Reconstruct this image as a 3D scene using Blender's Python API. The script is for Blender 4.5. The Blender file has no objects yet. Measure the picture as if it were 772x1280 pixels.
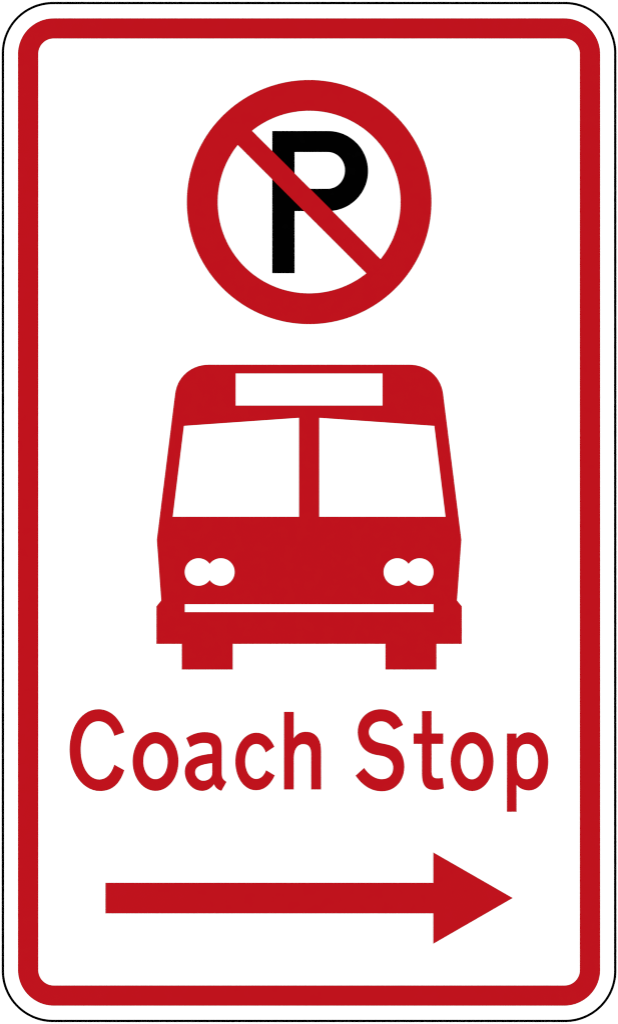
import bpy, math, re
from mathutils import Vector

sc = bpy.context.scene
COL = sc.collection

# ------------------------------------------------------------------ camera
# 1 photo pixel = 1 mm on the sign face; the face stands upright in the plane y = 0
CX, CY = 386.1, 640.0
H_MM = 1280.0
DIST = 4.2
cam_d = bpy.data.cameras.new('camera')
cam = bpy.data.objects.new('camera', cam_d)
COL.objects.link(cam)
cam.location = (-0.0001, -DIST, 1.5)
cam.rotation_euler = (math.radians(90), 0, 0)
cam_d.sensor_fit = 'VERTICAL'
cam_d.sensor_height = 24.0
cam_d.lens = 24.0 * DIST / (H_MM / 1000)
cam_d.clip_end = 200
sc.camera = cam

# ------------------------------------------------------------------ light
# even copy-stand light: dark room, four soft lamps at 45 degrees round the camera
w = bpy.data.worlds.new('World'); sc.world = w; w.use_nodes = True
w.node_tree.nodes['Background'].inputs[0].default_value = (1, 1, 1, 1)
w.node_tree.nodes['Background'].inputs[1].default_value = 0.0
LAMP_W = 412.0
for sx in (-1, 1):
    for sz in (-1, 1):
        l = bpy.data.lights.new('copy_stand_lamp', 'AREA')
        l.shape = 'DISK'; l.size = 0.9; l.energy = LAMP_W
        o = bpy.data.objects.new('copy_stand_lamp', l); COL.objects.link(o)
        p = Vector((sx * 5.2, -6.6, 1.5 + sz * 4.2))
        o.location = p
        o.rotation_euler = (Vector((0, 0, 1.5)) - p).to_track_quat('-Z', 'Y').to_euler()
sc.view_settings.view_transform = 'Standard'
sc.view_settings.look = 'None'
sc.view_settings.exposure = 0
sc.view_settings.gamma = 1
sc.cycles.filter_width = 1.0
sc.cycles.use_adaptive_sampling = False
sc.cycles.use_denoising = False
sc.render.dither_intensity = 0.0

# ------------------------------------------------------------------ materials
def material(name, rgb, rough=0.45, spec=0.3, bump=0.0, scale=60, metal=0.0):
    m = bpy.data.materials.new(name); m.use_nodes = True
    nt = m.node_tree; b = nt.nodes['Principled BSDF']
    b.inputs['Base Color'].default_value = (*rgb, 1)
    b.inputs['Metallic'].default_value = metal
    b.inputs['Specular IOR Level'].default_value = spec
    tc = nt.nodes.new('ShaderNodeTexCoord')
    no = nt.nodes.new('ShaderNodeTexNoise')
    no.inputs['Scale'].default_value = scale; no.inputs['Detail'].default_value = 2
    nt.links.new(tc.outputs['Object'], no.inputs['Vector'])
    mr = nt.nodes.new('ShaderNodeMapRange')
    mr.inputs['To Min'].default_value = rough - 0.02; mr.inputs['To Max'].default_value = rough + 0.02
    nt.links.new(no.outputs['Fac'], mr.inputs['Value'])
    nt.links.new(mr.outputs['Result'], b.inputs['Roughness'])
    bp = nt.nodes.new('ShaderNodeBump')
    bp.inputs['Strength'].default_value = bump; bp.inputs['Distance'].default_value = 0.0001
    nt.links.new(no.outputs['Fac'], bp.inputs['Height'])
    nt.links.new(bp.outputs['Normal'], b.inputs['Normal'])
    return m

def lin(c):
    c /= 255
    return c / 12.92 if c <= 0.04045 else ((c + 0.055) / 1.055) ** 2.4

WHITE_A = 0.775
RED = tuple(lin(c) * 0.755 for c in (192.5, 15, 27))
M_white = material('white_sheeting', (WHITE_A,) * 3)
M_red = material('red_sheeting', RED, 0.26, 0.2)
M_black = material('black_sheeting', (0.0002,) * 3, 0.2, 0.06)
M_wall = material('white_painted_wall', (0.84,) * 3, 0.7, 0.1, bump=0.1, scale=300)

# ------------------------------------------------------------------ outlines
def X(px): return (px - CX) / 1000
def Z(py): return (CY - py) / 1000

def circle(cx, cy, rx, ry=None, n=128):
    ry = ry or rx
    return [(cx + rx * math.cos(2 * math.pi * i / n), cy + ry * math.sin(2 * math.pi * i / n)) for i in range(n)]

def arc(cx, cy, rx, ry, a0, a1, n=32):
    return [(cx + rx * math.cos(math.radians(a0 + (a1 - a0) * i / n)),
             cy + ry * math.sin(math.radians(a0 + (a1 - a0) * i / n))) for i in range(n + 1)]

def rrect(x0, y0, x1, y1, r):
    return (arc(x1 - r, y0 + r, r, r, -90, 0) + arc(x1 - r, y1 - r, r, r, 0, 90)
            + arc(x0 + r, y1 - r, r, r, 90, 180) + arc(x0 + r, y0 + r, r, r, 180, 270))

def path(d, ox=0, oy=0, s=1.0, n=14):
    """sample a path of M / L / C commands; every M starts a new outline"""
    tok = re.findall(r'[MLCZ]|-?[\d.]+', d)
    outs, cur, i = [], None, 0
    cmd = None
    while i < len(tok):
        if tok[i] in 'MLCZ':
            cmd = tok[i]; i += 1
            if cmd == 'Z': continue
        if cmd == 'C':
            v = [float(t) for t in tok[i:i + 6]]; i += 6
            p0 = cur[-1]; p1, p2, p3 = (v[0], v[1]), (v[2], v[3]), (v[4], v[5])
            for k in range(1, n + 1):
                t = k / n; u = 1 - t
                cur.append(tuple(u**3 * p0[j] + 3*u*u*t * p1[j] + 3*u*t*t * p2[j] + t**3 * p3[j] for j in (0, 1)))
        else:
            p = (float(tok[i]), float(tok[i + 1])); i += 2
            if cmd == 'M':
                cur = [p]; outs.append(cur); cmd = 'L'
            else:
                cur.append(p)
    res = []
    for o in outs:
        q = [(ox + x * s, oy + y * s) for x, y in o]
        if math.dist(q[0], q[-1]) < 0.02: q.pop()
        res.append(q)
    return res

def grown(o, d, hole):
    """the outline moved outwards by d (inwards for a hole): ink spread at the cut edge"""
    area = sum(o[i - 1][0] * o[i][1] - o[i][0] * o[i - 1][1] for i in range(len(o)))
    sgn = (1 if area > 0 else -1) * (-1 if hole else 1)
    res = []
    for i in range(len(o)):
        p, q, r = o[i - 1], o[i], o[(i + 1) % len(o)]
        n = []
        for u, v in ((p, q), (q, r)):
            l = math.dist(u, v) or 1
            n.append(((v[1] - u[1]) / l * sgn, -(v[0] - u[0]) / l * sgn))
        k = d / max(0.3, 1 + n[0][0] * n[1][0] + n[0][1] * n[1][1])
        res.append((q[0] + (n[0][0] + n[1][0]) * k, q[1] + (n[0][1] + n[1][1]) * k))
    return res

def sheet(name, outlines, y_front, y_back, m, parent, label=None, bevel=0.0, m_side=None):
    """a flat piece with real thickness: closed outlines (holes allowed) filled and
    extruded between y_back and y_front (y_front is nearer the camera, smaller y)"""
    cu = bpy.data.curves.new(name, 'CURVE'); cu.dimensions = '2D'; cu.fill_mode = 'BOTH'
    g = {'red_sheeting': 0.13, 'black_sheeting': 0.15}.get(m.name, -0.13)
    for i_o, o in enumerate(outlines):
        if name not in ('plate', 'edge_line', 'headlight', 'wheel'): o = grown(o, g, i_o > 0)
        sp = cu.splines.new('POLY'); sp.points.add(len(o) - 1)
        for k, (x, y) in enumerate(o): sp.points[k].co = (X(x), Z(y), 0, 1)
        sp.use_cyclic_u = True
    th = (y_back - y_front)
    cu.extrude = th / 2 - bevel
    if bevel:
        cu.bevel_depth = bevel; cu.bevel_resolution = 1; cu.offset = -bevel
    tmp = bpy.data.objects.new(name, cu); COL.objects.link(tmp)
    dg = bpy.context.evaluated_depsgraph_get()
    me = bpy.data.meshes.new_from_object(tmp.evaluated_get(dg))
    bpy.data.objects.remove(tmp); bpy.data.curves.remove(cu)
    ym = (y_front + y_back) / 2
    for v in me.vertices:
        x, y, z = v.co
        v.co = (x, ym - z, y)          # local z of the curve faces the camera
    me.materials.clear(); me.materials.append(m)
    if m_side:
        me.materials.append(m_side)
        for f in me.polygons:
            if f.normal.y > -0.5: f.material_index = 1
    me.name = name
    ob = bpy.data.objects.new(name, me); COL.objects.link(ob)
    ob.parent = parent
    if label: ob['label'] = label
    return ob

# ------------------------------------------------------------------ wall behind
def box_mesh(name, x0, x1, y0, y1, z0, z1, m):
    me = bpy.data.meshes.new(name)
    v = [(x, y, z) for x in (x0, x1) for y in (y0, y1) for z in (z0, z1)]
    f = [(0, 1, 3, 2), (4, 6, 7, 5), (0, 4, 5, 1), (2, 3, 7, 6), (0, 2, 6, 4), (1, 5, 7, 3)]
    me.from_pydata(v, [], f); me.update(); me.materials.append(m)
    o = bpy.data.objects.new(name, me); COL.objects.link(o)
    return o
wall = box_mesh('background_wall', -3, 3, 0.0007, 0.15, 0.0, 3.6, M_wall)
wall['kind'] = 'structure'

# ------------------------------------------------------------------ the sign
sign = bpy.data.objects.new('road_sign', None); COL.objects.link(sign)
sign.location = (0, 0, 1.5); sign.empty_display_size = 0.2
sign['label'] = 'tall white sign with red border, crossed-out P, red coach front, Coach Stop and right arrow'
sign['category'] = 'road sign'

T = 0.00025                     # thickness of one layer of sheeting
E = 0.00005                     # how far a layer is pressed into the one below
def layer(k): return -T * k, -T * (k - 1) + E   # front, back of layer k on the plate face y = 0

PX0, PX1, PY0, PY1, PR = 2.5, 769.7, 2.3, 1277.7, 64.0
sheet('plate', [rrect(PX0, PY0, PX1, PY1, PR)], 0.0, 0.0007, M_white, sign)
f, b = layer(1)
LW = 3.0
sheet('edge_line', [rrect(PX0 + .1, PY0 + .1, PX1 - .1, PY1 - .1, PR - .1),
                    rrect(PX0 + LW, PY0 + LW, PX1 - LW, PY1 - LW, PR - LW)], f, b, M_black, sign,
      'thin black line round the rim')
sheet('border', [rrect(23.05, 23.1, 749.15, 1256.9, 44.5), rrect(48.0, 48.0, 724.2, 1232.0, 19.5)],
      f, b, M_red, sign, 'broad red border with rounded corners')

# --- no parking symbol
ccx, ccy = 386.2, 252.6
ring = sheet('no_parking_ring', [circle(ccx, ccy, 152.4, n=256), circle(ccx, ccy, 114.3, n=256)],
             -T * 2, E, M_red, sign, 'red ring with a diagonal bar over a black letter P')
sheet('letter', [[(340.3, 163.9)] + arc(410, 213.8, 49.6, 49.9, -90, 90, 48) + [(367.9, 263.7), (367.9, 341.4), (340.3, 341.4)],
                 [(367.9, 189.9)] + arc(409.2, 213.0, 21.8, 23.1, -90, 90, 40) + [(367.9, 236.1)]],
      f, b, M_black, ring, 'black letter P')
hw, hl = 12.35, 120.0
c45 = math.sqrt(.5)
def rot(u, v): return (ccx + (u - v) * c45, ccy + (u + v) * c45)
sheet('slash', [[rot(-hl, -hw), rot(hl, -hw), rot(hl, hw), rot(-hl, hw)]], -T * 2 - 0.00006, E * 0.6, M_red, ring,
      'red diagonal bar from upper left to lower right')

# --- coach
def mx(pts): return [(2 * 386.15 - x, y) for x, y in reversed(pts)]
left = path('M 386.15 456 L 261 456 C 239 456 222 471 219.2 491.8 L 196.3 674.8 L 201.8 750.6 L 195.8 758 L 195.8 804.7 L 386.15 804.7')[0]
body = left + mx(left)[1:-1]
coach = sheet('coach_symbol', [body], f, b, M_red, sign, 'red front view of a coach')
f2, b2 = layer(2)
sheet('destination_board', [[(294.5, 466.8), (477.8, 466.8), (477.8, 507.0), (294.5, 507.0)]], f2, b2, M_white, coach)
win = [(229.9, 532.3), (373.6, 522.2), (373.6, 646.0), (215.9, 646.0)]
sheet('window', [win], f2, b2, M_white, coach)
sheet('window', [mx(win)], f2, b2, M_white, coach)
r_h = 17.25
a = math.degrees(math.acos(13.95 / (r_h - .12)))
outer = arc(248.15, 715.0, r_h - .12, r_h - .12, a, 360 - a, 64)
inner = arc(276.05, 715.0, r_h - .12, r_h - .12, 180 + a, 540 - a, 64)
for pts in (outer, inner, mx(inner), mx(outer)):
    sheet('headlight', [pts], f2, b2, M_white, coach)
sheet('bumper_strip', [[(231.0, 755.2), (541.3, 755.2), (541.3, 765.2), (231.0, 765.2)]], f2, b2, M_white, coach)
wh = [(227.3, 804.83), (290.9, 804.83), (290.9, 836.9), (227.3, 836.9)]
sheet('wheel', [wh], f, b, M_red, coach)
sheet('wheel', [mx(wh)], f, b, M_red, coach)

# --- lettering: Coach Stop
def ell(x0, y0, x1, y1):
    """slightly squared oval between the given extremes"""
    k = 0.56
    cx, cy, rx, ry = (x0 + x1) / 2, (y0 + y1) / 2, (x1 - x0) / 2, (y1 - y0) / 2
    return (f'M {cx} {y0} C {cx+rx*k} {y0} {x1} {cy-ry*k} {x1} {cy} C {x1} {cy+ry*k} {cx+rx*k} {y1} {cx} {y1} '
            f'C {cx-rx*k} {y1} {x0} {cy+ry*k} {x0} {cy} C {x0} {cy-ry*k} {cx-rx*k} {y0} {cx} {y0} Z ')
GLYPHS = [
 ('C', 80, 875, 150/772, 'M 388 208 C 358 115 298 60 222 60 C 115 60 38 175 38 320 C 38 470 125 585 232 585 C 307 585 358 545 388 452 L 325 417 '
                         'C 305 480 270 512 228 512 C 160 512 108 430 108 320 C 108 215 155 136 222 136 C 270 136 308 170 325 230 Z'),
 ('o', 80, 875, 150/772, ell(443, 206, 736, 584) + ell(510, 279, 668, 510)),
 ('a', 220, 875, 100/772, 'M 100 367 C 155 330 215 311 275 311 C 385 311 440 355 440 460 L 440 700 C 440 755 452 768 486 790 L 438 875 '
                          'C 400 865 376 840 368 810 C 340 850 300 876 250 876 C 160 876 86 790 86 692 C 86 595 160 535 350 519 '
                          'C 352 445 345 413 270 413 C 225 413 185 428 138 456 Z '
                          'M 350 608 C 235 620 184 645 184 697 C 184 740 220 780 265 780 C 310 780 350 750 350 705 Z'),
 ('c', 285, 875, 125/772, 'M 356 361 C 325 290 275 253 217 253 C 130 253 57 350 57 473 C 57 600 125 696 214 696 C 280 696 325 655 359 582 L 294 543 '
                          'C 275 588 250 610 217 610 C 165 610 131 545 131 475 C 131 400 165 339 217 339 C 250 339 275 360 291 404 Z'),
 ('h', 285, 875, 125/772, 'M 432 92 L 506 92 L 506 297 C 530 262 560 246 600 246 C 675 246 716 300 716 395 L 716 690 L 641 690 L 641 412 '
                          'C 641 365 620 340 580 340 C 530 340 506 385 506 450 L 506 690 L 432 690 Z'),
 ('S', 435, 875, 125/772, 'M 421 193 C 390 115 335 72 250 72 C 150 72 74 145 74 245 C 74 325 110 385 170 410 C 205 425 235 425 265 432 '
                          'C 320 445 347 480 347 522 C 347 575 315 612 258 612 C 210 612 160 580 122 525 L 57 584 '
                          'C 115 665 180 704 260 704 C 360 704 431 625 431 515 C 431 460 412 410 380 380 C 345 350 290 342 250 334 '
                          'C 190 320 158 290 158 247 C 158 200 200 164 252 164 C 295 164 320 185 350 229 Z'),
 ('t', 435, 875, 125/772, 'M 569 86 L 641 86 L 641 259 L 731 259 L 731 338 L 641 338 L 641 540 C 641 600 655 613 727 602 L 736 682 '
                          'C 715 690 690 694 664 694 C 600 694 569 660 569 570 L 569 338 L 504 338 L 504 259 L 569 259 Z'),
 ('o', 550, 890, 150/772, ell(67, 129, 340, 508) + ell(128, 201, 276, 434)),
 ('p', 550, 890, 150/772, 'M 428 139 L 488 139 L 488 172 C 508 145 535 131 567 131 C 635 131 692 215 692 318 C 692 420 640 504 570 504 '
                          'C 535 504 505 490 488 466 L 488 641 L 428 641 Z '
                          'M 490 318 C 490 260 495 205 556 205 C 600 205 628 250 628 318 C 628 385 598 433 556 433 C 500 433 490 380 490 318 Z'),
]
for ch, ox, oy, s, d in GLYPHS:
    case = 'capital' if ch.isupper() else 'small'
    sheet('letter', path(d, ox, oy, s), f, b, M_red, sign, f'red {case} letter {ch}')

# --- arrow
sheet('arrow', [[(132.2, 1103.6), (541.2, 1103.6), (541.2, 1065.7), (640.0, 1122.5), (541.2, 1179.5), (541.2, 1141.6), (132.2, 1141.6)]],
      f, b, M_red, sign, 'red arrow pointing right')
